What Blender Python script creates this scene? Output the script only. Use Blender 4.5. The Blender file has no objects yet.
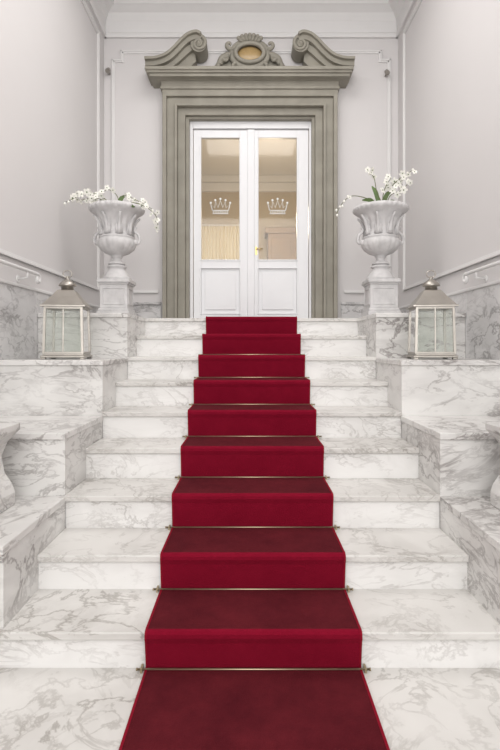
import bpy, bmesh, math, random
from mathutils import Vector, Matrix
random.seed(7)
sc=bpy.context.scene
F=510.0; T=0.33; R=0.165; H=7.4*R; CX=-0.013; Y0=348.0
ZT=[0,.878,1.83,2.855,3.92,4.93,5.957,6.99,8.03,9.02]
ZK=lambda k:ZT[k]*R
def P(px,py,d):
    return Vector((CX+(px-250)*d/F, d, H+(Y0-py)*d/F))
# ---------------- materials
def newmat(name):
    m=bpy.data.materials.new(name); m.use_nodes=True
    nt=m.node_tree; b=nt.nodes['Principled BSDF']; return m,nt,b
def plain(name,col,rough=.5,metal=0,noise=0.0,nscale=8,bump=0,bscale=60):
    m,nt,b=newmat(name)
    b.inputs['Roughness'].default_value=rough; b.inputs['Metallic'].default_value=metal
    tc=nt.nodes.new('ShaderNodeTexCoord')
    n=nt.nodes.new('ShaderNodeTexNoise'); n.inputs['Scale'].default_value=nscale; n.inputs['Detail'].default_value=5
    nt.links.new(tc.outputs['Object'],n.inputs['Vector'])
    r=nt.nodes.new('ShaderNodeValToRGB')
    lo=[max(0,c*(1-noise)) for c in col]; hi=[min(1,c*(1+noise)) for c in col]
    r.color_ramp.elements[0].position=.3; r.color_ramp.elements[1].position=.7
    r.color_ramp.elements[0].color=(*lo,1); r.color_ramp.elements[1].color=(*hi,1)
    nt.links.new(n.outputs['Fac'],r.inputs['Fac']); nt.links.new(r.outputs['Color'],b.inputs['Base Color'])
    if bump>0:
        n2=nt.nodes.new('ShaderNodeTexNoise'); n2.inputs['Scale'].default_value=bscale; n2.inputs['Detail'].default_value=4
        nt.links.new(tc.outputs['Object'],n2.inputs['Vector'])
        bp=nt.nodes.new('ShaderNodeBump'); bp.inputs['Strength'].default_value=bump; bp.inputs['Distance'].default_value=.01
        nt.links.new(n2.outputs['Fac'],bp.inputs['Height']); nt.links.new(bp.outputs['Normal'],b.inputs['Normal'])
    return m
def marble(name,base,vein,scale=1.6,width=.05,amount=1.0,rough=.28,cloud=.9):
    m,nt,b=newmat(name); N=nt.nodes; L=nt.links
    b.inputs['Roughness'].default_value=rough
    tc=N.new('ShaderNodeTexCoord'); oi=N.new('ShaderNodeObjectInfo')
    mul=N.new('ShaderNodeVectorMath'); mul.operation='SCALE'; mul.inputs['Scale'].default_value=37
    cmb=N.new('ShaderNodeCombineXYZ')
    for i in range(3): L.new(oi.outputs['Random'],cmb.inputs[i])
    L.new(cmb.outputs[0],mul.inputs[0])
    add=N.new('ShaderNodeVectorMath'); L.new(tc.outputs['Object'],add.inputs[0]); L.new(mul.outputs[0],add.inputs[1])
    mp=N.new('ShaderNodeMapping'); mp.inputs['Rotation'].default_value=(.5,.6,.5); mp.inputs['Scale'].default_value=(1,1,2.2)
    L.new(add.outputs[0],mp.inputs['Vector'])
    def vein_n(sc_,w,dist,seed):
        n=N.new('ShaderNodeTexNoise'); n.noise_dimensions='4D'; n.inputs['W'].default_value=seed
        n.inputs['Scale'].default_value=sc_; n.inputs['Detail'].default_value=8
        n.inputs['Roughness'].default_value=.6; n.inputs['Distortion'].default_value=dist
        L.new(mp.outputs[0],n.inputs['Vector'])
        s=N.new('ShaderNodeMath'); s.operation='SUBTRACT'; s.inputs[1].default_value=.5; L.new(n.outputs['Fac'],s.inputs[0])
        a=N.new('ShaderNodeMath'); a.operation='ABSOLUTE'; L.new(s.outputs[0],a.inputs[0])
        mr=N.new('ShaderNodeMapRange'); mr.interpolation_type='SMOOTHSTEP'
        mr.inputs['From Min'].default_value=0; mr.inputs['From Max'].default_value=w
        mr.inputs['To Min'].default_value=1; mr.inputs['To Max'].default_value=0
        L.new(a.outputs[0],mr.inputs['Value']); return mr.outputs[0]
    def mask(sc_,a,b_,seed):
        k=N.new('ShaderNodeTexNoise'); k.noise_dimensions='4D'; k.inputs['W'].default_value=seed; k.inputs['Scale'].default_value=sc_; k.inputs['Detail'].default_value=3
        L.new(mp.outputs[0],k.inputs['Vector'])
        q=N.new('ShaderNodeMapRange'); q.inputs['From Min'].default_value=a; q.inputs['From Max'].default_value=b_; L.new(k.outputs['Fac'],q.inputs['Value']); return q.outputs[0]
    def M(op,a,b_,clamp=False):
        k=N.new('ShaderNodeMath'); k.operation=op; k.use_clamp=clamp
        for i,v in enumerate((a,b_)):
            if isinstance(v,(int,float)): k.inputs[i].default_value=v
            else: L.new(v,k.inputs[i])
        return k.outputs[0]
    mA=mask(scale*.9,.38,.58,1.3); mB=mask(scale*1.2,.40,.60,7.7)
    thin=M('MULTIPLY',vein_n(scale,width*.42,1.3,0),mA)
    thin2=M('MULTIPLY',vein_n(scale*2.2,width*.55,.9,4),mB)
    soft=M('MULTIPLY',vein_n(scale*.8,width*2.6,1.4,0),mA)
    v=M('MAXIMUM',thin,M('MULTIPLY',thin2,.75))
    v=M('ADD',M('MULTIPLY',v,.75),M('MULTIPLY',soft,.3))
    v=M('ADD',v,M('MULTIPLY',mB,.12*cloud))
    v=M('MULTIPLY',v,amount,True)
    mix=N.new('ShaderNodeMixRGB'); mix.inputs[1].default_value=(*base,1); mix.inputs[2].default_value=(*vein,1)
    L.new(v,mix.inputs[0]); L.new(mix.outputs[0],b.inputs['Base Color'])
    return m
M_riser=marble('marble_riser',(.82,.81,.795),(.42,.40,.38),1.7,.055,.75,cloud=.6)
M_tread=marble('marble_tread',(.70,.685,.66),(.32,.30,.275),2.0,.06,.9,.30)  # base darker than the risers, part of the tread shade put into the colour
M_block=marble('marble_block',(.76,.75,.73),(.29,.27,.26),1.7,.065,1.0,.32)
M_dado=marble('marble_dado',(.72,.71,.71),(.32,.31,.31),2.0,.08,1.05,.32)
M_wall=plain('wall_paint',(.685,.665,.662),.75,noise=.012,nscale=1.5,bump=.05,bscale=120)
M_white=plain('trim_paint',(.75,.74,.735),.5,noise=.01)
M_ceil=plain('ceiling_paint',(.80,.79,.79),.8,noise=.01)
M_door=plain('door_paint',(.80,.805,.82),.35,noise=.01)
M_stone=plain('grey_portal_stone',(.290,.272,.228),.65,noise=.12,nscale=5,bump=.15,bscale=50)
M_urn=plain('urn_stone',(.58,.57,.57),.7,noise=.12,nscale=14,bump=.25,bscale=50)
M_amber=plain('amber_glass',(.42,.29,.13),.25,noise=.12,nscale=20)
M_metal=plain('brushed_nickel',(.40,.375,.34),.36,.9,noise=.10,nscale=10)
M_rod=plain('rod_metal',(.40,.33,.22),.38,1.0,noise=.05)
M_brass=plain('brass',(.6,.42,.16),.3,1.0,noise=.05)
M_petal=plain('petal_white',(.86,.85,.79),.6,noise=.03)
M_stem=plain('stem_brown_green',(.12,.14,.05),.6,noise=.2)
M_leaf=plain('leaf_green',(.10,.16,.05),.5,noise=.2)
M_beige=plain('beige_plaster',(.54,.46,.34),.8,noise=.04,nscale=2)
M_brown=plain('brown_wood',(.26,.17,.10),.5,noise=.2)
M_etch=plain('etched_white',(.85,.85,.83),.7,noise=.02)
def carpet(name,a,b_,sheen):
    m,nt,b=newmat(name); N=nt.nodes; L=nt.links
    b.inputs['Roughness'].default_value=1.0
    b.inputs['Specular IOR Level'].default_value=.05
    b.inputs['Sheen Weight'].default_value=sheen; b.inputs['Sheen Roughness'].default_value=.5; b.inputs['Sheen Tint'].default_value=(.8,.25,.3,1)
    tc=N.new('ShaderNodeTexCoord')
    n=N.new('ShaderNodeTexNoise'); n.inputs['Scale'].default_value=5; n.inputs['Detail'].default_value=10; n.inputs['Roughness'].default_value=.8
    L.new(tc.outputs['Object'],n.inputs['Vector'])
    r=N.new('ShaderNodeValToRGB'); r.color_ramp.elements[0].position=.3; r.color_ramp.elements[1].position=.75
    r.color_ramp.elements[0].color=(*a,1); r.color_ramp.elements[1].color=(*b_,1)
    L.new(n.outputs['Fac'],r.inputs['Fac']); L.new(r.outputs['Color'],b.inputs['Base Color'])
    n2=N.new('ShaderNodeTexNoise'); n2.inputs['Scale'].default_value=220; L.new(tc.outputs['Object'],n2.inputs['Vector'])
    bp=N.new('ShaderNodeBump'); bp.inputs['Strength'].default_value=.7; bp.inputs['Distance'].default_value=.004
    L.new(n2.outputs['Fac'],bp.inputs['Height']); L.new(bp.outputs['Normal'],b.inputs['Normal'])
    return m
M_carpet=carpet('carpet_pile_riser',(.165,.0035,.016),(.215,.006,.022),.04)
M_shaded_worn=carpet('carpet_pile_shaded_worn',(.060,.006,.010),(.12,.013,.019),.03)  # darker treads: grazing-light shade and some dusting put into the pile colour
M_bind=carpet('carpet_binding',(.20,.006,.018),(.24,.009,.022),.03)
def glassmat(name,tint=(1,1,1),mixf=.12,milky=0.0):
    m=bpy.data.materials.new(name); m.use_nodes=True; nt=m.node_tree; N=nt.nodes; L=nt.links
    N.clear(); o=N.new('ShaderNodeOutputMaterial'); t=N.new('ShaderNodeBsdfTransparent'); t.inputs[0].default_value=(*tint,1)
    g=N.new('ShaderNodeBsdfGlossy'); g.inputs['Roughness'].default_value=.05
    fr=N.new('ShaderNodeFresnel'); fr.inputs[0].default_value=1.45
    mul=N.new('ShaderNodeMath'); mul.operation='MULTIPLY_ADD'; mul.inputs[1].default_value=1; mul.inputs[2].default_value=mixf*.3; L.new(fr.outputs[0],mul.inputs[0])
    mx=N.new('ShaderNodeMixShader'); L.new(mul.outputs[0],mx.inputs[0]); L.new(t.outputs[0],mx.inputs[1]); L.new(g.outputs[0],mx.inputs[2])
    d=N.new('ShaderNodeBsdfDiffuse'); d.inputs[0].default_value=(.8,.8,.76,1)
    m2=N.new('ShaderNodeMixShader'); m2.inputs[0].default_value=milky; L.new(mx.outputs[0],m2.inputs[1]); L.new(d.outputs[0],m2.inputs[2])
    L.new(m2.outputs[0],o.inputs[0]); return m
M_glass=glassmat('door_glass',(.93,.90,.86),.0,.03)
M_lglass=glassmat('lantern_glass',(.93,.96,.93),.1,.10)
mm=bpy.data.materials.new('sheer_curtain'); mm.use_nodes=True; nt=mm.node_tree; nt.nodes.clear()
o=nt.nodes.new('ShaderNodeOutputMaterial'); a=nt.nodes.new('ShaderNodeBsdfTranslucent'); a.inputs[0].default_value=(.95,.85,.6,1)
b=nt.nodes.new('ShaderNodeBsdfDiffuse'); b.inputs[0].default_value=(.85,.75,.5,1); x=nt.nodes.new('ShaderNodeMixShader'); x.inputs[0].default_value=.3
nt.links.new(a.outputs[0],x.inputs[1]); nt.links.new(b.outputs[0],x.inputs[2]); nt.links.new(x.outputs[0],o.inputs[0]); M_curt=mm
# ---------------- helpers
def empty(name,loc=(0,0,0)):
    e=bpy.data.objects.new(name,None); sc.collection.objects.link(e); e.location=loc; e.empty_display_size=.1; return e
def fin(bm,name,mats,parent=None,smooth=False,bevel=0,loc=None,rot=None):
    bmesh.ops.recalc_face_normals(bm,faces=bm.faces)
    me=bpy.data.meshes.new(name); bm.to_mesh(me); bm.free()
    if not isinstance(mats,(list,tuple)): mats=[mats]
    for m in mats: me.materials.append(m)
    if smooth:
        for p in me.polygons: p.use_smooth=True
    ob=bpy.data.objects.new(name,me); sc.collection.objects.link(ob)
    if parent: ob.parent=parent
    if loc is not None: ob.location=loc
    if rot is not None: ob.rotation_euler=rot
    if bevel>0:
        md=ob.modifiers.new('bev','BEVEL'); md.width=bevel; md.segments=2; md.limit_method='ANGLE'
    return ob
def abox(bm,x0,x1,y0,y1,z0,z1,mi=0):
    vs=[bm.verts.new((x,y,z)) for x in (x0,x1) for y in (y0,y1) for z in (z0,z1)]
    for f in ((0,1,3,2),(4,6,7,5),(0,4,5,1),(2,3,7,6),(0,2,6,4),(1,5,7,3)):
        fc=bm.faces.new([vs[i] for i in f]); fc.material_index=mi
def box(name,x0,x1,y0,y1,z0,z1,mat,parent=None,bevel=0):
    bm=bmesh.new(); abox(bm,min(x0,x1),max(x0,x1),y0,y1,z0,z1); return fin(bm,name,mat,parent,bevel=bevel)
def aprism(bm,pts,y0,y1,mi=0):
    a=[bm.verts.new((p[0],y0,p[1])) for p in pts]; b=[bm.verts.new((p[0],y1,p[1])) for p in pts]
    n=len(pts)
    f=bm.faces.new(a); f.material_index=mi
    f=bm.faces.new(b[::-1]); f.material_index=mi
    for i in range(n):
        f=bm.faces.new([a[i],b[i],b[(i+1)%n],a[(i+1)%n]]); f.material_index=mi
def catmull(pts,n=6):
    pts=[Vector(p) for p in pts]; out=[]
    Q=[pts[0]*2-pts[1]]+pts+[pts[-1]*2-pts[-2]]
    for i in range(1,len(Q)-2):
        for j in range(n):
            t=j/n; p0,p1,p2,p3=Q[i-1],Q[i],Q[i+1],Q[i+2]
            out.append(.5*((2*p1)+(p2-p0)*t+(2*p0-5*p1+4*p2-p3)*t*t+(3*p1-p0-3*p2+p3)*t**3))
    out.append(pts[-1]); return out
def atube(bm,pts,r,seg=8,mi=0,r2=None,closed=False):
    pts=[Vector(p) for p in pts]; n=len(pts); rings=[]
    up=Vector((.13,.95,.2)).normalized()
    for i,p in enumerate(pts):
        if closed: t=(pts[(i+1)%n]-pts[i-1])
        else: t=pts[min(i+1,n-1)]-pts[max(i-1,0)]
        t.normalize(); a=t.cross(up)
        if a.length<1e-3: a=t.cross(Vector((1,0,0)))
        a.normalize(); b=t.cross(a)
        rr=r if r2 is None else r+(r2-r)*i/(n-1)
        rings.append([bm.verts.new(p+rr*(math.cos(2*math.pi*k/seg)*a+math.sin(2*math.pi*k/seg)*b)) for k in range(seg)])
    for i in range(n if closed else n-1):
        A=rings[i];B=rings[(i+1)%n]
        for k in range(seg):
            f=bm.faces.new([A[k],A[(k+1)%seg],B[(k+1)%seg],B[k]]); f.material_index=mi; f.smooth=True
    if not closed:
        for rg in (rings[0],rings[-1]):
            f=bm.faces.new(rg); f.material_index=mi
def alathe(bm,prof,seg=48,mod=None,c=(0,0,0),mi=0,sy=1.0):
    rings=[]
    for r,z in prof:
        ring=[]
        for k in range(seg):
            a=2*math.pi*k/seg; rr=max(r,1e-4)*(1+(mod(a,z) if mod else 0))
            ring.append(bm.verts.new((c[0]+rr*math.cos(a),c[1]+sy*rr*math.sin(a),c[2]+z)))
        rings.append(ring)
    for i in range(len(rings)-1):
        for k in range(seg):
            f=bm.faces.new([rings[i][k],rings[i][(k+1)%seg],rings[i+1][(k+1)%seg],rings[i+1][k]]); f.material_index=mi; f.smooth=True
    for rg in (rings[0],rings[-1]):
        f=bm.faces.new(rg); f.material_index=mi
def aball(bm,c,r,sx=1,sy=1,sz=1,mi=0,u=12,v=8):
    res=bmesh.ops.create_uvsphere(bm,u_segments=u,v_segments=v,radius=r,matrix=Matrix.Translation(c)@Matrix.Diagonal((sx,sy,sz,1)))
    fs=set()
    for vv in res['verts']:
        for f in vv.link_faces: fs.add(f)
    for f in fs: f.material_index=mi; f.smooth=True
# ---------------- dims
DN=lambda k:(5.84+(k-1))*T      # nosing plane of step k
XS=0.957; XW=1.663; DB=5.77; LZ=ZK(9); ZC=H+3.93; YF=-2.0
# ---------------- room shell
box('floor',-XW-.2,XW+.2,YF,DN(9)+.6,-.12,0,M_tread)
prof=[(0,3.50),(.03,3.50),(.04,3.535),(.02,3.56),(.03,3.68),(.07,3.75),(.13,3.79),(.15,3.80),(.15,3.85),(.17,3.87),(.17,3.93),(0,3.93)]
for s,nm in ((-1,'left'),(1,'right')):
    box('wall_'+nm,s*XW,s*(XW+.2),YF,DB,0,ZC,M_wall)
    e=empty('trim_wainscot_'+nm)
    ys=[YF,-.6,.75,2.0,DN(5),DN(7),4.85,DB]
    for i in range(len(ys)-1):
        box('dado_slab_%d'%(i+1),s*(XW-.018),s*XW,ys[i]+.0015,ys[i+1]-.0015,0,H+.43,M_dado,e,.002)
    box('cap_moulding',s*(XW-.03),s*XW,YF,DB,H+.43,H+.455,M_white,e,.006)
    bm=bmesh.new()
    zt=H+3.42; zb=H+.62; yb=5.53
    for w,dp in ((.035,.014),(.018,.022)):
        abox(bm,min(s*XW,s*(XW-dp)),max(s*XW,s*(XW-dp)),yb-w,yb,zb,zt)
        abox(bm,min(s*XW,s*(XW-dp)),max(s*XW,s*(XW-dp)),YF+.1,yb-w,zt-w,zt)
        abox(bm,min(s*XW,s*(XW-dp)),max(s*XW,s*(XW-dp)),YF+.1,yb-w,zb,zb+w)
    fin(bm,'trim_panel_'+nm,M_white,bevel=.004)
    bm=bmesh.new()
    A=[bm.verts.new((s*(XW-a),YF,H+z)) for a,z in prof]; B=[bm.verts.new((s*(XW-a),DB,H+z)) for a,z in prof]
    for i in range(len(prof)): bm.faces.new([A[i],A[(i+1)%len(prof)],B[(i+1)%len(prof)],B[i]])
    bm.faces.new(A); bm.faces.new(B)
    fin(bm,'trim_cornice_'+nm,M_white)
bm=bmesh.new()
A=[bm.verts.new((-XW+.01,DB-a,H+z)) for a,z in prof]; B=[bm.verts.new((XW-.01,DB-a,H+z)) for a,z in prof]
for i in range(len(prof)): bm.faces.new([A[i],A[(i+1)%len(prof)],B[(i+1)%len(prof)],B[i]])
bm.faces.new(A); bm.faces.new(B)
fin(bm,'trim_cornice_back',M_white)
box('ceiling',-XW-.2,XW+.2,YF,DB+.25,ZC,ZC+.15,M_ceil)
OX0=P(190,0,DB).x; OX1=P(311.5,0,DB).x; OZ=P(0,122,5.79).z
bm=bmesh.new()
abox(bm,-XW-.2,OX0,DB,DB+.25,0,ZC); abox(bm,OX1,XW+.2,DB,DB+.25,0,ZC); abox(bm,OX0,OX1,DB,DB+.25,OZ,ZC); abox(bm,OX0,OX1,DB,DB+.25,0,LZ-.05)
fin(bm,'wall_back',M_wall)
bm=bmesh.new()
for s in (-1,1):
    for w,dp in ((.035,.014),(.018,.024)):
        xo=1.575; zt=H+3.36; n=.10
        def hb(xa,xb,za,zb): abox(bm,min(s*xa,s*xb),max(s*xa,s*xb),DB-dp,DB,za,zb)
        hb(xo,xo-w,H+.62,zt-n); hb(xo-n,xo,zt-n-w,zt-n) ; hb(xo-n,xo-n-w,zt-n-w,zt); hb(.15,xo-n,zt-w,zt); hb(1.05,xo,H+.62,H+.62+w)
fin(bm,'trim_panel_back',M_white,bevel=.004)
for s,nm in ((-1,'left'),(1,'right')):
    bm=bmesh.new()
    xa=1.015; 
    abox(bm,min(s*xa,s*(XW-.03)),max(s*xa,s*(XW-.03)),DB-.02,DB,LZ,LZ+.22); abox(bm,min(s*xa,s*(XW-.03)),max(s*xa,s*(XW-.03)),DB-.035,DB,LZ+.22,LZ+.25)
    fin(bm,'baseboard_'+nm,M_dado,bevel=.006)
# ---------------- staircase
st=empty('marble_staircase')
for k in range(1,10):
    d=DN(k); d2=DN(k+1) if k<9 else DB
    xx=XS if k>1 else XW-.02
    z=ZK(k)
    box('riser_%d'%k,-xx,xx,d+.020,d+.05,ZK(k-1),z-.03,M_riser,st)
    box('tread_%d'%k,-xx,xx,d,d2+(.05 if k<9 else -.03),z-.03,z,M_tread,st,.004)
for s in (-1,1):
    e=empty('marble_side_plinth' )
    for i,(ya,yb,zt,zb) in enumerate(((DN(1)+.01,DN(3),2.83*R,ZK(1)),(DN(3),DN(5),4.78*R,ZK(1)),(DN(5),DN(7),6.93*R,ZK(1)),(DN(7),DB-.04,9.03*R,ZK(1)))):
        box('body_%d'%(i+1),s*XS,s*(XW-.02),ya+.015,yb+.02,zb,zt-.034,M_block,e)
        box('slab_%d'%(i+1),s*(XS-.006),s*(XW-.02),ya,yb+.015,zt-.034,zt,M_block,e,.004)
# ---------------- curved marble bench console (lower sides)
for s in (-1,1):
    bm=bmesh.new()
    zb=2.83*R; zt=H-.36
    prof2=[(1.12,zt),(1.12,zt-.03),(1.135,zt-.045),(1.18,zt-.09),(1.21,zt-.16),(1.195,zt-.24),(1.16,zt-.29),(1.145,zt-.33),(1.145,zb+.001),(1.6,zb+.001),(1.6,zt)]
    aprism(bm,[(s*a,b) for a,b in prof2],2.12,2.46)
    fin(bm,'marble_bench_console',M_block,bevel=.004)
# ---------------- carpet
ce=empty('red_carpet_runner'); W=.402
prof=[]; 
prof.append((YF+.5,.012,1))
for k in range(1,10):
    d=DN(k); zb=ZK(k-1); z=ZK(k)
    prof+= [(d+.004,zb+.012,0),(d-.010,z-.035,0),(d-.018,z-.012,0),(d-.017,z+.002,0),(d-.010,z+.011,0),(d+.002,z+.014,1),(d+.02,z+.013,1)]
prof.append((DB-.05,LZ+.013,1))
def strip(name,x0,x1,lift,mats,force=None):
    bm=bmesh.new()
    n=len(prof); off=[]
    for i,(y,z,m) in enumerate(prof):
        a=Vector(prof[max(i-1,0)][:2]); b=Vector(prof[min(i+1,n-1)][:2]); t=(b-a).normalized(); nn=Vector((-t.y,t.x))
        off.append((y+nn.x*lift,z+nn.y*lift,y-nn.x*.009,z-nn.y*.009))
    vs=[[bm.verts.new((x0,o[0],o[1])),bm.verts.new((x1,o[0],o[1])),bm.verts.new((x1,o[2],o[3])),bm.verts.new((x0,o[2],o[3]))] for o in off]
    for i in range(n-1):
        a,b=vs[i],vs[i+1]
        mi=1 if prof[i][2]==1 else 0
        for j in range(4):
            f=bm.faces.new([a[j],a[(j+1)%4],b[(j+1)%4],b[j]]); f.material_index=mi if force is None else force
    bm.faces.new(vs[0]); bm.faces.new(vs[-1])
    return fin(bm,name,mats,ce)
strip('pile',-W,W,0,[M_carpet,M_shaded_worn])
strip('binding_left',-W-.006,-W+.003,.002,[M_bind],0); strip('binding_right',W-.003,W+.006,.002,[M_bind],0)
for k in range(1,10):
    bm=bmesh.new(); y=DN(k)-.010; z=ZK(k-1)+.013
    atube(bm,[(-W-.036,y,z),(W+.036,y,z)],.0042,10)
    for s in (-1,1):
        atube(bm,[(s*(W+.034),y,z),(s*(W+.039),y,z)],.0055,10)
        abox(bm,s*(W+.020)-.004,s*(W+.020)+.004,y-.004,y+.028,z-.013,z+.004)
    fin(bm,'stair_rod_%d'%k,M_rod,ce)
# ---------------- door portal
pe=empty('stone_door_surround')
D=5.65
def X(px): return CX+(px-250)*D/F
def Z(py): return H+(Y0-py)*D/F
def nested(px_out,px_in,ytop,ybot,y0,nm,ztop=None,zbot=None):
    bm=bmesh.new()
    xo0,xo1=px_out; xi0,xi1=px_in
    zt=ztop or Z(ytop); zb=zbot or Z(ybot)
    pts=[(X(xo0),LZ+.002),(X(xo0),zt),(X(xo1),zt),(X(xo1),LZ+.002),(X(xi1),LZ+.002),(X(xi1),zb),(X(xi0),zb),(X(xi0),LZ+.002)]
    a=[bm.verts.new((p[0],y0,p[1])) for p in pts]; b=[bm.verts.new((p[0],DB,p[1])) for p in pts]
    for V in (a,b):
        for q in ((0,1,6,7),(1,2,5,6),(2,3,4,5)): bm.faces.new([V[i] for i in q])
    for i in range(8): bm.faces.new([a[i],a[(i+1)%8],b[(i+1)%8],b[i]])
    fin(bm,nm,M_stone,pe,bevel=.006)
nested((163,337),(167,333),94,98,5.60,'outer_fillet')
nested((167,333),(175,325.5),98,105,5.635,'outer_band')
nested((175,325.5),(177.5,323),105,107.5,5.60,'bead')
nested((177.5,323),(185,315.5),107.5,114.5,5.66,'inner_band')
nested((185,315.5),(188.5,312.5),114.5,0,5.70,'inner_fillet',zbot=OZ-.004)
bm=bmesh.new()
def ent(x0,x1,ya,yb,d):
    f=lambda px:CX+(px-250)*d/F
    abox(bm,f(x0),f(x1),d,DB,H+(Y0-yb)*d/F,H+(Y0-ya)*d/F)
ent(162,338,88,95,5.61); ent(160,340,85.5,88.5,5.59); ent(161,339,79,86,5.60)
ent(157,342,77,80,5.575); ent(154,345.5,75,78,5.55)
ent(149,350.5,71,76,5.50); ent(146,352.5,68,72,5.475); ent(144.5,354,65.5,69,5.455)
fin(bm,'entablature',M_stone,pe,bevel=.008)
D=5.50
bm=bmesh.new()
def ribbon(bm,pts,hw0,hw1,y0):
    L=[];Rr=[]
    n=len(pts)
    for i,p in enumerate(pts):
        t=(pts[min(i+1,n-1)]-pts[max(i-1,0)]).normalized(); nn=Vector((-t.y,t.x))
        a=p+nn*hw0; b=p-nn*hw1; L.append((a.x,a.y)); Rr.append((b.x,b.y))
    y1=DB
    va=[[bm.verts.new((X(q[0]),y,Z(q[1]))) for q in (L[i],Rr[i])for y in (y0,y1)] for i in range(n)]
    for i in range(n-1):
        a,b=va[i],va[i+1]
        for q in ((0,1),(1,3),(3,2),(2,0)): bm.faces.new([a[q[0]],a[q[1]],b[q[1]],b[q[0]]])
    bm.faces.new([va[0][i] for i in (0,1,3,2)]); bm.faces.new([va[-1][i] for i in (0,1,3,2)])
def vec2(pts): return [Vector((p.x,p.y)) for p in catmull([(a,b,0) for a,b in pts],6)]
for s in (-1,1):
    def m(pts): return [(p if s<0 else (499.5-p[0],p[1])) for p in pts]
    top=[(149,64),(160,62.5),(170,58),(178,52),(186,48),(194,47),(195,56),(189,62),(188,67)]
    aprism(bm,[(X(a),Z(b)) for a,b in m([(149,67)]+top)],5.60,DB)
    line=vec2(m([(145,62),(156,61.5),(166,58),(174,51.5),(181,44),(188,38),(196,35.5),(201,37.5)]))
    inner=vec2(m([(148,66),(160,65.5),(169,62),(177,56),(184,49.5),(190,45),(196,43.5),(199,45)]))
    ribbon(bm,line,3.4,3.4,5.50)
    ribbon(bm,[p+Vector((0,-2.6)) for p in line],1.3,1.3,5.46)
    ribbon(bm,inner,3.0,3.0,5.55)
    c=(198.5,42.5); pts=[]
    for i in range(60):
        a=-math.pi/2+ i*.2 ; r=8.2*math.exp(-i*.028)
        pts.append((c[0]+r*math.cos(a),c[1]+r*math.sin(a)))
    pts=[Vector(p) for p in m(pts)]
    atube(bm,[(X(p.x),5.515,Z(p.y)) for p in pts],.02,8,r2=.011)
    cc=m([c])[0]
    mat=Matrix.Translation((X(cc[0]),5.63,Z(cc[1])))@Matrix.Rotation(math.pi/2,4,'X')
    bmesh.ops.create_cone(bm,cap_ends=True,segments=32,radius1=.088,radius2=.088,depth=.22,matrix=mat)
    aball(bm,(X(cc[0]),5.51,Z(cc[1])),.024)
fin(bm,'broken_pediment',M_stone,pe,bevel=.003)
bm=bmesh.new()
D=5.60
cx,cz=X(249.8),Z(52.5)
def E(a,rx,rz,y=5.58): return (cx+rx*math.cos(a),y,cz+rz*math.sin(a))
atube(bm,[E(2*math.pi*i/48,.155,.105,5.60) for i in range(48)],.024,8,closed=True)
atube(bm,[E(2*math.pi*i/48,.20,.145,5.64) for i in range(48)],.034,8,closed=True)
alp=[(cx+.235*math.cos(2*math.pi*i/64)*(1+.07*math.cos(8*2*math.pi*i/64)),cz+.175*math.sin(2*math.pi*i/64)*(1+.07*math.cos(8*2*math.pi*i/64))) for i in range(64)]
aprism(bm,alp,5.66,DB)
for i in range(7):
    a=math.pi/2+(i-3)*.22
    atube(bm,[(cx+math.cos(a)*.10,5.62,cz+.06+math.sin(a)*.06),(cx+math.cos(a)*.2,5.58,cz+.02+math.sin(a)*.16)],.014,8,r2=.022)
    aball(bm,(cx+math.cos(a)*.2,5.58,cz+.02+math.sin(a)*.16),.023)
for s in (-1,1):
    def sp(x0,z0,r0,turn,n,st_,rot,tr):
        pts=[]
        for i in range(n):
            a=st_+turn*i*.25; r=r0*math.exp(-i*.09)
            pts.append((cx+s*(x0+r*math.cos(a)),5.62,cz+z0+r*math.sin(a)))
        atube(bm,pts,tr,8,r2=tr*.5)
    sp(.225,.10,.06,1,26,-2.2,0,.026); sp(.26,-.06,.065,-1,26,2.4,0,.028); sp(.16,-.145,.045,-1,24,1.8,0,.022)
    wing=catmull([(cx+s*.24,5.63,cz-.02),(cx+s*.31,5.63,cz-.05),(cx+s*.35,5.64,cz-.11),(cx+s*.41,5.66,cz-.155)],6)
    atube(bm,wing,.045,10,r2=.015)
    aprism(bm,[(cx+s*.0,cz-.19),(cx+s*.38,cz-.19),(cx+s*.36,cz-.13),(cx+s*.28,cz-.06),(cx+s*.0,cz-.02)],5.67,DB)
    for j in range(4):
        aball(bm,(cx+s*(.26+.03*j),5.63,cz-.04-.028*j),.026)
aball(bm,(cx,5.62,cz-.165),.05,1.2,.6,.6)
fin(bm,'cartouche',M_stone,pe)
bm=bmesh.new(); aball(bm,(cx,5.655,cz),.145,1,.22,.68,u=32,v=16); fin(bm,'amber_oval',M_amber,pe)
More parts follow.
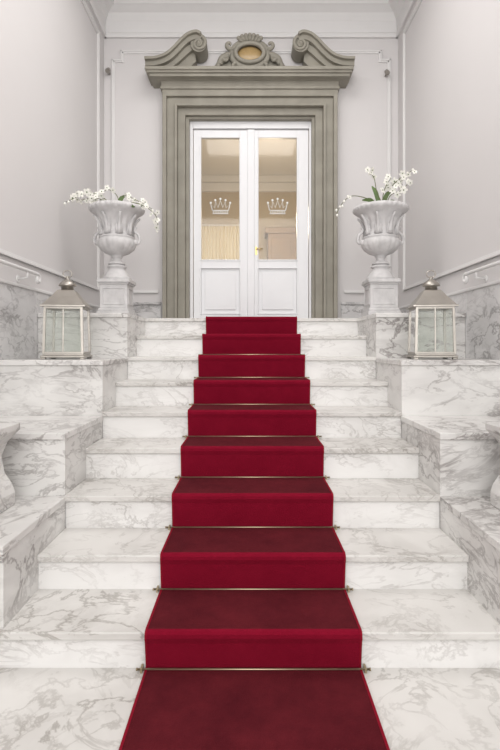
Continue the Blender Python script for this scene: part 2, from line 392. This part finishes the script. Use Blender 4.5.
# ---------------- door
de=empty('door_1')
D=5.83
yd0,yd1=5.80,5.845
bm=bmesh.new()
xa,xb=OX0,OX1
abox(bm,xa,X(193.5),5.77,5.86,LZ+.001,OZ); abox(bm,X(308.5),xb,5.77,5.86,LZ+.001,OZ); abox(bm,X(193.5),X(308.5),5.77,5.86,Z(130.5),OZ)
fin(bm,'frame',M_door,de,bevel=.005)
gz0,gz1=Z(260),Z(139)
for i,(x0,x1,g0,g1) in enumerate(((194,250.7,201.5,239.5),(251.3,308,258.5,296.5))):
    bm=bmesh.new()
    zb=LZ+.006; zt=Z(131)
    pz0=LZ+.13; pz1=Z(269)
    abox(bm,X(x0),X(g0),yd0,yd1,zb,zt); abox(bm,X(g1),X(x1),yd0,yd1,zb,zt)
    abox(bm,X(g0),X(g1),yd0,yd1,gz1,zt); abox(bm,X(g0),X(g1),yd0,yd1,pz1,gz0); abox(bm,X(g0),X(g1),yd0,yd1,zb,pz0)
    abox(bm,X(g0),X(g1),yd0+.02,yd1-.005,pz0,pz1)
    abox(bm,X(g0)+.04,X(g1)-.04,yd0+.008,yd1-.005,pz0+.04,pz1-.04)
    for (za,zc) in ((pz0,pz1),(gz0,gz1)):
        w=.016; y=yd0-.008
        abox(bm,X(g0)-w,X(g0),y,yd0,za-w,zc+w); abox(bm,X(g1),X(g1)+w,y,yd0,za-w,zc+w)
        abox(bm,X(g0),X(g1),y,yd0,za-w,za); abox(bm,X(g0),X(g1),y,yd0,zc,zc+w)
    fin(bm,'leaf_%d'%(i+1),M_door,de,bevel=.003)
    box('pane_%d'%(i+1),X(g0),X(g1),yd0+.018,yd0+.023,gz0,gz1,M_glass,de)
    bm=bmesh.new(); c=X((g0+g1)/2); z0=Z(214); yy=yd0+.014
    for zz in (z0+.0,z0+.035): atube(bm,[(c-.09,yy,zz),(c+.09,yy,zz)],.006,6)
    for j in range(9): aball(bm,(c-.08+.02*j,yy,z0+.018),.007,1,.4,1)
    tips=[(-.11,.115),(-.058,.145),(0,.16),(.058,.145),(.11,.115)]
    zig=[(-.09,.035),(-.11,.11),(-.064,.065),(-.056,.14),(-.027,.068),(0,.15),(.027,.068),(.056,.14),(.064,.065),(.11,.11),(.09,.035)]
    atube(bm,[(c+a,yy,z0+b) for a,b in zig],.007,6)
    for a,b in tips: aball(bm,(c+a,yy,z0+b+.008),.013,1,.4,1)
    fin(bm,'etched_crown_%d'%(i+1),M_etch,de)
box('astragal',X(247.5),X(254.5),yd0-.016,yd0,LZ+.006,Z(131),M_door,de,.005)
bm=bmesh.new()
hx=X(256.5); hz=Z(250)
abox(bm,hx-.014,hx+.014,yd0-.006,yd0,hz-.06,hz+.03)
atube(bm,[(hx,yd0-.005,hz),(hx,yd0-.045,hz)],.007,8); atube(bm,[(hx,yd0-.045,hz),(hx+.07,yd0-.045,hz)],.007,8)
fin(bm,'handle',M_brass,de)
# ---------------- room behind the door
YB=9.4; zc=H+3.15
bm=bmesh.new()
for s in (-1,1): abox(bm,min(s*2.2,s*2.4),max(s*2.2,s*2.4),DB+.25,YB,LZ,zc)
fin(bm,'wall_anteroom_sides',M_beige)
wx0,wx1,wz0,wz1=-.90,-.22,LZ+.5,H+2.2
bm=bmesh.new()
abox(bm,-2.4,wx0,YB,YB+.15,LZ,zc); abox(bm,wx1,2.4,YB,YB+.15,LZ,zc); abox(bm,wx0,wx1,YB,YB+.15,wz1,zc); abox(bm,wx0,wx1,YB,YB+.15,LZ,wz0)
fin(bm,'wall_anteroom_back',M_beige)
bm=bmesh.new()
abox(bm,wx0-.07,wx0,YB-.03,YB,wz0,wz1+.07); abox(bm,wx1,wx1+.07,YB-.03,YB,wz0,wz1+.07); abox(bm,wx0,wx1,YB-.03,YB,wz1,wz1+.07); abox(bm,(wx0+wx1)/2-.02,(wx0+wx1)/2+.02,YB,YB+.05,wz0,wz1)
fin(bm,'window_1',M_white)
bm=bmesh.new(); n=80; pr=None
for i in range(n+1):
    x_=wx0-.02+(wx1-wx0+.04)*i/n; y_=YB-.07+.025*math.sin(i*.9)
    a=bm.verts.new((x_,y_,wz0-.3)); b=bm.verts.new((x_,y_,wz1+.03))
    if pr: bm.faces.new([pr[0],a,b,pr[1]])
    pr=(a,b)
fin(bm,'sheer_curtain',M_curt,smooth=True)
box('floor_anteroom',-2.4,2.4,DB+.25,YB+.15,LZ-.15,LZ,M_tread)
box('ceiling_anteroom',-2.4,2.4,DB+.25,YB+.15,zc,zc+.15,M_ceil)
bm=bmesh.new(); abox(bm,-2.2,2.2,YB-.12,YB,zc-.12,zc); abox(bm,-2.2,2.2,YB-.06,YB,zc-.28,zc-.12)
fin(bm,'trim_anteroom_cornice',M_white,bevel=.01)
bm=bmesh.new()
abox(bm,.30,1.15,YB-.50,YB-.06,LZ+.08,H+2.0); abox(bm,.25,1.20,YB-.54,YB-.05,H+2.0,H+2.1); abox(bm,.28,1.17,YB-.52,YB-.06,LZ,LZ+.08)
for xx in (.36,.75): abox(bm,xx,xx+.34,YB-.515,YB-.5,LZ+.15,H+1.92)
fin(bm,'wooden_cabinet',M_brown,bevel=.01)
# ---------------- lanterns
def lantern(px):
    d=3.60; loc=(CX+(px-250)*d/F,d,6.93*R+.001)
    e=empty('metal_lantern',loc); e.rotation_euler=(0,0,math.radians(7 if px<250 else -7))
    w=.128
    bm=bmesh.new()
    for sx in (-1,1):
        for sy in (-1,1): abox(bm,sx*(w)-.016,sx*w+.016,sy*w-.016,sy*w+.016,0,.012)
    abox(bm,-w-.018,w+.018,-w-.018,w+.018,.012,.026); abox(bm,-w-.006,w+.006,-w-.006,w+.006,.026,.038)
    fin(bm,'base',M_metal,e,bevel=.003)
    bm=bmesh.new()
    zt=.36; wt=w-.008
    def post(x0,y0,x1,y1,r,z0,z1):
        A=[bm.verts.new((x0+a*r,y0+b*r,z0)) for a,b in((-1,-1),(1,-1),(1,1),(-1,1))]
        B=[bm.verts.new((x1+a*r,y1+b*r,z1)) for a,b in((-1,-1),(1,-1),(1,1),(-1,1))]
        bm.faces.new(A[::-1]); bm.faces.new(B)
        for i in range(4): bm.faces.new([A[i],A[(i+1)%4],B[(i+1)%4],B[i]])
    for sx in (-1,1):
        for sy in (-1,1): post(sx*w,sy*w,sx*wt,sy*wt,.008,.038,zt)
    for s in (-1,1):
        abox(bm,-wt,wt,s*wt-.006,s*wt+.006,zt-.014,zt); abox(bm,s*wt-.006,s*wt+.006,-wt,wt,zt-.014,zt)
        abox(bm,-w,w,s*w-.006,s*w+.006,.038,.050); abox(bm,s*w-.006,s*w+.006,-w,w,.038,.050)
    post(0,-w,0,-wt,.004,.04,zt)
    fin(bm,'frame',M_metal,e)
    bm=bmesh.new()
    for s in (-1,1):
        v=[bm.verts.new(p) for p in ((-w,s*w,.045),(w,s*w,.045),(wt,s*wt,zt),(-wt,s*wt,zt))]; bm.faces.new(v)
        v=[bm.verts.new(p) for p in ((s*w,-w,.045),(s*w,w,.045),(s*wt,wt,zt),(s*wt,-wt,zt))]; bm.faces.new(v)
    fin(bm,'glass_panes',M_lglass,e)
    bm=bmesh.new()
    rr=wt+.028
    lev=[(rr,zt),(rr,zt+.010),(rr-.012,zt+.016),(.112,zt+.045),(.085,zt+.078),(.062,zt+.112),(.052,zt+.122)]
    pr=None
    for r_,z_ in lev:
        A=[bm.verts.new((a*r_,b*r_,z_)) for a,b in((-1,-1),(1,-1),(1,1),(-1,1))]
        if pr:
            for i in range(4): bm.faces.new([pr[i],pr[(i+1)%4],A[(i+1)%4],A[i]])
        else: bm.faces.new(A[::-1])
        pr=A
    bm.faces.new(pr)
    alathe(bm,[(.042,zt+.12),(.042,zt+.15),(.060,zt+.152),(.060,zt+.160),(.048,zt+.176),(.026,zt+.194),(.012,zt+.203),(.009,zt+.212),(.013,zt+.218),(.001,zt+.225)],24)
    ring=[(.03*math.cos(2*math.pi*i/24),0,zt+.238+.026*math.sin(2*math.pi*i/24)) for i in range(24)]
    atube(bm,ring,.0045,8,closed=True)
    fin(bm,'roof_and_ring',M_metal,e)
lantern(67.5); lantern(431)
# ---------------- urns
def urn(px):
    d=4.5; x=CX+(px-250)*d/F; zb=9.03*R+.001
    pe_=empty('stone_pedestal',(x,d,zb))
    bm=bmesh.new()
    abox(bm,-.14,.14,-.14,.14,0,.05); abox(bm,-.13,.13,-.13,.13,.05,.075); abox(bm,-.118,.118,-.118,.118,.075,.28)
    for s in (-1,1):
        abox(bm,-.09,.09,s*.118-.006,s*.118+.006,.105,.115); abox(bm,-.09,.09,s*.118-.006,s*.118+.006,.24,.25)
        abox(bm,s*.118-.006,s*.118+.006,-.09,.09,.105,.115); abox(bm,s*.118-.006,s*.118+.006,-.09,.09,.24,.25)
        for t in (-1,1):
            abox(bm,t*.09-.005,t*.09+.005,s*.118-.006,s*.118+.006,.105,.25)
            abox(bm,s*.118-.006,s*.118+.006,t*.09-.005,t*.09+.005,.105,.25)
    abox(bm,-.128,.128,-.128,.128,.28,.295); abox(bm,-.14,.14,-.14,.14,.295,.325)
    fin(bm,'plinth',M_urn,pe_,bevel=.005)
    bm=bmesh.new()
    alathe(bm,[(.125,.326),(.125,.345),(.11,.355),(.095,.385),(.075,.41),(.07,.43),(.085,.437),(.085,.45),(.06,.46)],40)
    fin(bm,'socle',M_urn,pe_)
    ue=empty('stone_urn',(x,d,zb+.461))
    bm=bmesh.new()
    def gad(a,z):
        if .085<z<.22: return .05*abs(math.cos(a*9))*math.sin((z-.085)/.135*math.pi)
        if .25<z<.43: return .035*math.cos(a*16)*math.sin((z-.25)/.18*math.pi)
        if z>.47 and z<.51: return .018*math.cos(a*30)
        return 0
    prof=[(.06,0),(.075,.004),(.075,.016),(.045,.03),(.034,.05),(.042,.062),(.05,.068),(.042,.076),(.06,.086),(.105,.105),(.14,.135),(.158,.165),(.165,.195),(.16,.215),(.148,.226),(.155,.232),(.155,.242),(.135,.25),(.128,.28),(.13,.32),(.14,.36),(.158,.40),(.18,.43),(.205,.45),(.225,.462),(.236,.474),(.24,.485),(.236,.50),(.225,.508),(.205,.508),(.19,.49),(.15,.46),(.001,.455)]
    alathe(bm,prof,144,gad)
    for i in range(8):
        a=2*math.pi*(i+.5)/8
        pts=[(math.cos(a)*r,math.sin(a)*r,z) for r,z in ((.133,.255),(.136,.30),(.148,.35),(.17,.395),(.20,.425))]
        atube(bm,pts,.022,8,r2=.009)
        for t in (-1,1):
            b=a+t*.16
            atube(bm,[(math.cos(b)*r,math.sin(b)*r,z) for r,z in ((.13,.26),(.134,.30),(.145,.34))],.014,8,r2=.006)
    for s in (-1,1):
        h=catmull([(s*.155,0,.20),(s*.185,0,.19),(s*.20,0,.225),(s*.185,0,.27),(s*.165,0,.285),(s*.155,0,.31),(s*.17,0,.335)],6)
        atube(bm,h,.015,8,r2=.01)
        aball(bm,(s*.158,-.01,.195),.028)
    fin(bm,'body',M_urn,ue)
    return Vector((x,d,zb+.461+.46))
uL=urn(117); uR=urn(380.5)
def flower(bm,c,nrm,r):
    nrm=nrm.normalized(); a=nrm.cross(Vector((0.1,.2,1))).normalized(); b=nrm.cross(a); ph=random.random()*6
    for i in range(5):
        t=ph+i*2*math.pi/5; u=math.cos(t)*a+math.sin(t)*b; v=nrm.cross(u)
        w=.36*r if i%2 else .45*r
        P_=[c,c+u*r*.4+v*w*.8+nrm*r*.12,c+u*r*.8+v*w*.75+nrm*r*.12,c+u*r+nrm*r*.02,c+u*r*.8-v*w*.75+nrm*r*.12,c+u*r*.4-v*w*.8+nrm*r*.12]
        f=bm.faces.new([bm.verts.new(p) for p in P_]); f.material_index=1
    aball(bm,c+nrm*r*.12,r*.16,mi=2,u=6,v=4)
def arrangement(base,sprays,leaves):
    bm=bmesh.new(); d0=base.y
    for pts,fl,bud,rr in sprays:
        w=[base+Vector((random.uniform(-.05,.05),random.uniform(-.04,.04),-.0))]
        for (px,py,dy) in pts: w.append(P(px,py,d0+dy))
        c=catmull(w,8); atube(bm,c,.0045,6,mi=0,r2=.002)
        n=len(c)
        for f in fl:
            i=min(n-1,int(f*(n-1))); q=c[i]+Vector((random.uniform(-.025,.025),random.uniform(-.03,.01),random.uniform(-.03,.025)))
            atube(bm,[c[i],q],.0018,4,mi=0)
            flower(bm,q,Vector((random.uniform(-1,1),-1,random.uniform(-.8,.6))),rr*random.uniform(.75,1.15))
        for f in bud:
            i=min(n-1,int(f*(n-1))); q=c[i]+Vector((random.uniform(-.012,.012),-.005,random.uniform(-.018,.018)))
            aball(bm,q,.010,1,1,1.3,mi=1,u=8,v=6)
    for (px,py,dy) in leaves:
        tip=P(px,py,d0+dy); mid=(base+tip)/2+Vector((0,0,.05))
        s=(tip-base).normalized().cross(Vector((0,1,0))).normalized()*.02
        c=catmull([base,mid,tip],5); n=len(c); pr=None
        for i,p in enumerate(c):
            ww=math.sin(math.pi*min(1,(i+.3)/(n-.4)))**.7
            A=bm.verts.new(p+s*ww); B=bm.verts.new(p-s*ww)
            if pr: f=bm.faces.new([pr[0],A,B,pr[1]]); f.material_index=2
            pr=(A,B)
    return fin(bm,'white_orchid_arrangement',[M_stem,M_petal,M_leaf])
fr=lambda a,b,n:[a+(b-a)*i/(n-1) for i in range(n)]
arrangement(uL,[
 ([(105,199,-.05),(88,193,-.08),(66,202,-.1)],fr(.45,.95,11),[.97,1],.036),
 ([(108,203,0),(95,198,-.02),(80,200,-.05)],fr(.45,1,8),[],.033),
 ([(122,196,0),(138,201,-.03),(152,209,-.05)],fr(.4,.95,8),[1],.030),
 ([(130,203,-.05),(146,207,-.08),(157,218,-.1),(157,231,-.1)],fr(.4,.95,8),[.96,1],.030),
 ([(118,198,.05),(110,190,.05),(101,192,.05)],fr(.6,1,3),[],.03)],
 [(100,206,-.2),(135,207,-.2),(125,196,0)])
arrangement(uR,[
 ([(377,192,0),(374,178,-.02),(368,171,-.04)],fr(.7,1,4),[.9,1],.029),
 ([(388,192,0),(398,180,-.03),(413,170,-.05)],fr(.45,1,9),[1],.033),
 ([(390,196,.0),(402,190,-.05),(410,181,-.08)],fr(.45,1,6),[],.033),
 ([(370,200,-.03),(352,196,-.06),(341,205,-.08),(336,216,-.08)],[.5],fr(.6,1,6),.018),
 ([(383,196,-.05),(386,186,-.05),(391,178,-.05)],fr(.5,1,4),[],.03)],
 [(362,200,-.1),(400,203,-.2),(372,186,0),(392,190,0)])
# ---------------- handrails
for s,nm in ((-1,'left'),(1,'right')):
    bm=bmesh.new(); x_=s*(XW-.07); z_=H+.55
    pts=[(x_,YF+.2,z_),(x_,3.2,z_),(x_,3.75,z_)]
    for i in range(14):
        a=math.pi/2-i*.42; r=.035*math.exp(-i*.05); pts.append((x_-s*.0,3.80+r*math.cos(a),z_-.035+r*math.sin(a)))
    atube(bm,pts,.013,10)
    for y_ in (0.5,2.2,3.62):
        atube(bm,[(x_,y_,z_),(x_,y_,z_-.05),(s*(XW-.001),y_,z_-.06)],.008,8)
        atube(bm,[(s*(XW-.008),y_,z_-.06),(s*(XW-.0),y_,z_-.06)],.025,16)
    fin(bm,'white_handrail',M_white)
for s,px,py in ((-1,107,69),(1,388,71)):
    bm=bmesh.new(); p=P(px,py,5.66)
    atube(bm,[(p.x,DB-.002,p.z),(p.x,5.70,p.z)],.010,10)
    atube(bm,[(p.x,5.72,p.z+.025),(p.x,5.67,p.z-.015)],.024,14)
    fin(bm,'wall_spotlight',M_metal)
# ---------------- camera & light
cam=bpy.data.cameras.new('camera'); co=bpy.data.objects.new('camera',cam); sc.collection.objects.link(co)
co.location=(CX,0,H); co.rotation_euler=(math.pi/2,0,0); cam.sensor_fit='VERTICAL'; cam.sensor_height=36; cam.lens=F/750*36
cam.shift_y=-(375-Y0)/750; cam.clip_start=.02
sc.camera=co
def area(name,loc,rot,sx,sy,pw,col=(1,1,1)):
    l=bpy.data.lights.new(name,'AREA'); l.shape='RECTANGLE'; l.size=sx; l.size_y=sy; l.energy=pw; l.color=col
    o=bpy.data.objects.new(name,l); sc.collection.objects.link(o); o.location=loc; o.rotation_euler=rot; return o
area('entrance_daylight',(0,-1.7,2.9),(math.radians(90),0,0),3.0,3.4,135,(1,.982,.96))
area('ceiling_fill',(0,3.2,ZC-.25),(0,0,0),1.6,2.6,60,(1,.978,.955))  # unseen fill added under the ceiling to brighten the hall
pl=bpy.data.lights.new('anteroom_lamp','POINT'); pl.energy=48; pl.color=(1,.87,.66); pl.shadow_soft_size=.2
po=bpy.data.objects.new('anteroom_lamp',pl); sc.collection.objects.link(po); po.location=(.3,7.6,LZ+1.6)
w=bpy.data.worlds.new('World'); sc.world=w; w.use_nodes=True; w.node_tree.nodes['Background'].inputs[0].default_value=(.99,.985,.99,1); w.node_tree.nodes['Background'].inputs[1].default_value=1.0
sc.view_settings.view_transform='Standard'
